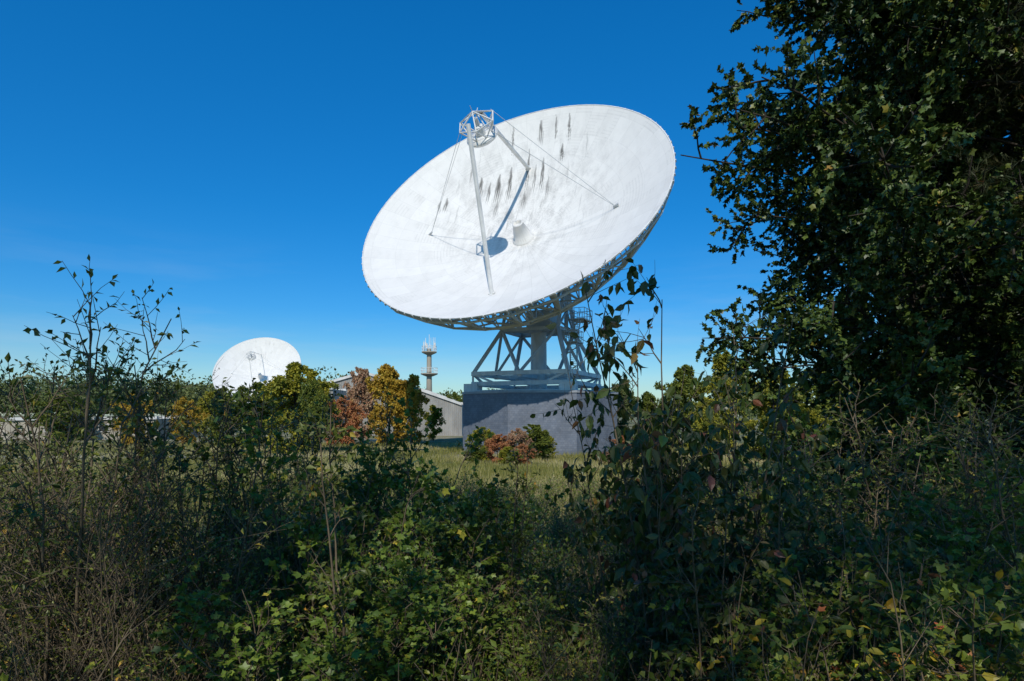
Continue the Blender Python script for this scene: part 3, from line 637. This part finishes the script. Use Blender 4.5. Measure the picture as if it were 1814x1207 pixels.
D=nrm(T*.2+nrm(rng.normal(size=Q.shape))+np.array([0,0,.1])); LV,LF,lt=leaves(rng,Q,D,.052,tm_fold(),.8,rng.uniform(0,.95,n)[pi])
single('undergrowth_stems',mesh_np('undergrowth_stems',*st,M['twig']),'tangle of thin weed stems on the shaded ground','undergrowth','stuff')
single('undergrowth',mesh_np('undergrowth',LV,LF,M['f_mix'],False,{'tint':lt*.9}),'low leafy weeds covering the shaded ground','undergrowth','stuff')
n=230000; Y=2.+rng.uniform(0,1,n)**1.35*78; X=rng.uniform(-1,1,n)*(Y*.88+1.5)
hg=rng.uniform(.12,.42,n)*(1+.5*np.sin(X*.8)*np.cos(Y*.5))*np.clip(.4+Y/30,.4,1); wd=.005+.00045*Y
ok=~((np.hypot(X-MB[0],Y-MB[1])<8.0)); X,Y,hg,wd=X[ok],Y[ok],hg[ok],wd[ok]; n=len(X)
g=gz(X,Y); t=rng.uniform(0,6.28,n); ln=rng.normal(0,.12,(n,2))
V=np.stack([np.stack([X-wd*np.cos(t),Y-wd*np.sin(t),g-.02],1),np.stack([X+wd*np.cos(t),Y+wd*np.sin(t),g-.02],1),np.stack([X+ln[:,0],Y+ln[:,1],g+hg],1)],1).reshape(-1,3)
F=np.arange(n*3).reshape(n,3); ti=np.clip(.50+.3*np.sin(X*.35+2*np.sin(Y*.15))+rng.normal(0,.2,n)-.1*np.clip(1-Y/16,0,1),0,1)
single('meadow_grass',mesh_np('meadow_grass',V,F,M['grass'],False,{'tint':np.repeat(ti,3)}),'tall mixed green and dry meadow grass','grass','stuff')
# ------------------------------------------------------------------ light
sd=np.array([-.78,-8.4,6.9]); sd/=np.linalg.norm(sd)
el=math.asin(sd[2]); rot=math.atan2(sd[0],sd[1])
W=bpy.data.worlds.new('World'); S.world=W; W.use_nodes=True; N=W.node_tree.nodes;L=W.node_tree.links
bg=N['Background']; sk=N.new('ShaderNodeTexSky'); sk.sky_type='NISHITA'; sk.sun_disc=False; sk.sun_elevation=el; sk.sun_rotation=rot; sk.dust_density=.4; sk.ozone_density=3; sk.air_density=1.
gm=N.new('ShaderNodeGamma'); gm.inputs[1].default_value=.75
hs=N.new('ShaderNodeHueSaturation'); hs.inputs['Saturation'].default_value=1.6
L.new(sk.outputs[0],gm.inputs[0]); L.new(gm.outputs[0],hs.inputs['Color'])
tc=N.new('ShaderNodeTexCoord'); sp=N.new('ShaderNodeSeparateXYZ'); L.new(tc.outputs['Generated'],sp.inputs[0])
gr=ramp(N,[(0,(.62,.76,.84)),(.06,(.52,.73,.86)),(.16,(.26,.68,.95)),(.30,(.16,.70,.95)),(.5,(.15,.76,.97))]); L.new(sp.outputs[2],gr.inputs[0])
sky1=mixrgb(N,L,1.0,hs.outputs[0],gr.outputs[0],'MULTIPLY')
sky1=mixrgb(N,L,1.0,sky1,(1.38,1.38,1.38),'MULTIPLY')
mp=N.new('ShaderNodeMapping'); mp.inputs['Scale'].default_value=(1.2,1.2,9); mp.inputs['Rotation'].default_value=(0.05,.12,0)
no=N.new('ShaderNodeTexNoise'); no.inputs['Scale'].default_value=2.2; no.inputs['Detail'].default_value=6; no.inputs['Roughness'].default_value=.6
L.new(tc.outputs['Generated'],mp.inputs[0]); L.new(mp.outputs[0],no.inputs[0])
mr=N.new('ShaderNodeMapRange'); mr.inputs[1].default_value=.46; mr.inputs[2].default_value=.85; mr.inputs[4].default_value=.45; L.new(no.outputs['Fac'],mr.inputs[0])
mz=N.new('ShaderNodeMapRange'); mz.inputs[1].default_value=.26; mz.inputs[2].default_value=.03; mz.inputs[3].default_value=0; mz.inputs[4].default_value=1; L.new(sp.outputs[2],mz.inputs[0])
mm=N.new('ShaderNodeMath'); mm.operation='MULTIPLY'; L.new(mr.outputs[0],mm.inputs[0]); L.new(mz.outputs[0],mm.inputs[1])
L.new(mixrgb(N,L,mm.outputs[0],sky1,(3.4,4.3,5.0)),bg.inputs[0]); bg.inputs[1].default_value=.15
sl=bpy.data.lights.new('sun','SUN'); sl.energy=3.4; sl.angle=math.radians(.5); sl.color=(1,.94,.84)
so=bpy.data.objects.new('sun',sl); COL.objects.link(so); so.rotation_euler=Vector(-sd).to_track_quat('-Z','Y').to_euler(); so.location=(0,-20,40)
# ------------------------------------------------------------------ camera
cam=bpy.data.cameras.new('camera'); co=bpy.data.objects.new('camera',cam); COL.objects.link(co)
cam.sensor_width=36; cam.lens=22; cam.shift_y=(735-603.5)/1814; cam.clip_start=.05; cam.clip_end=6000
co.location=(0,0,1.9); co.rotation_euler=(math.radians(90),0,0); S.camera=co
S.view_settings.view_transform='Standard'; S.view_settings.look='None'; S.view_settings.exposure=0
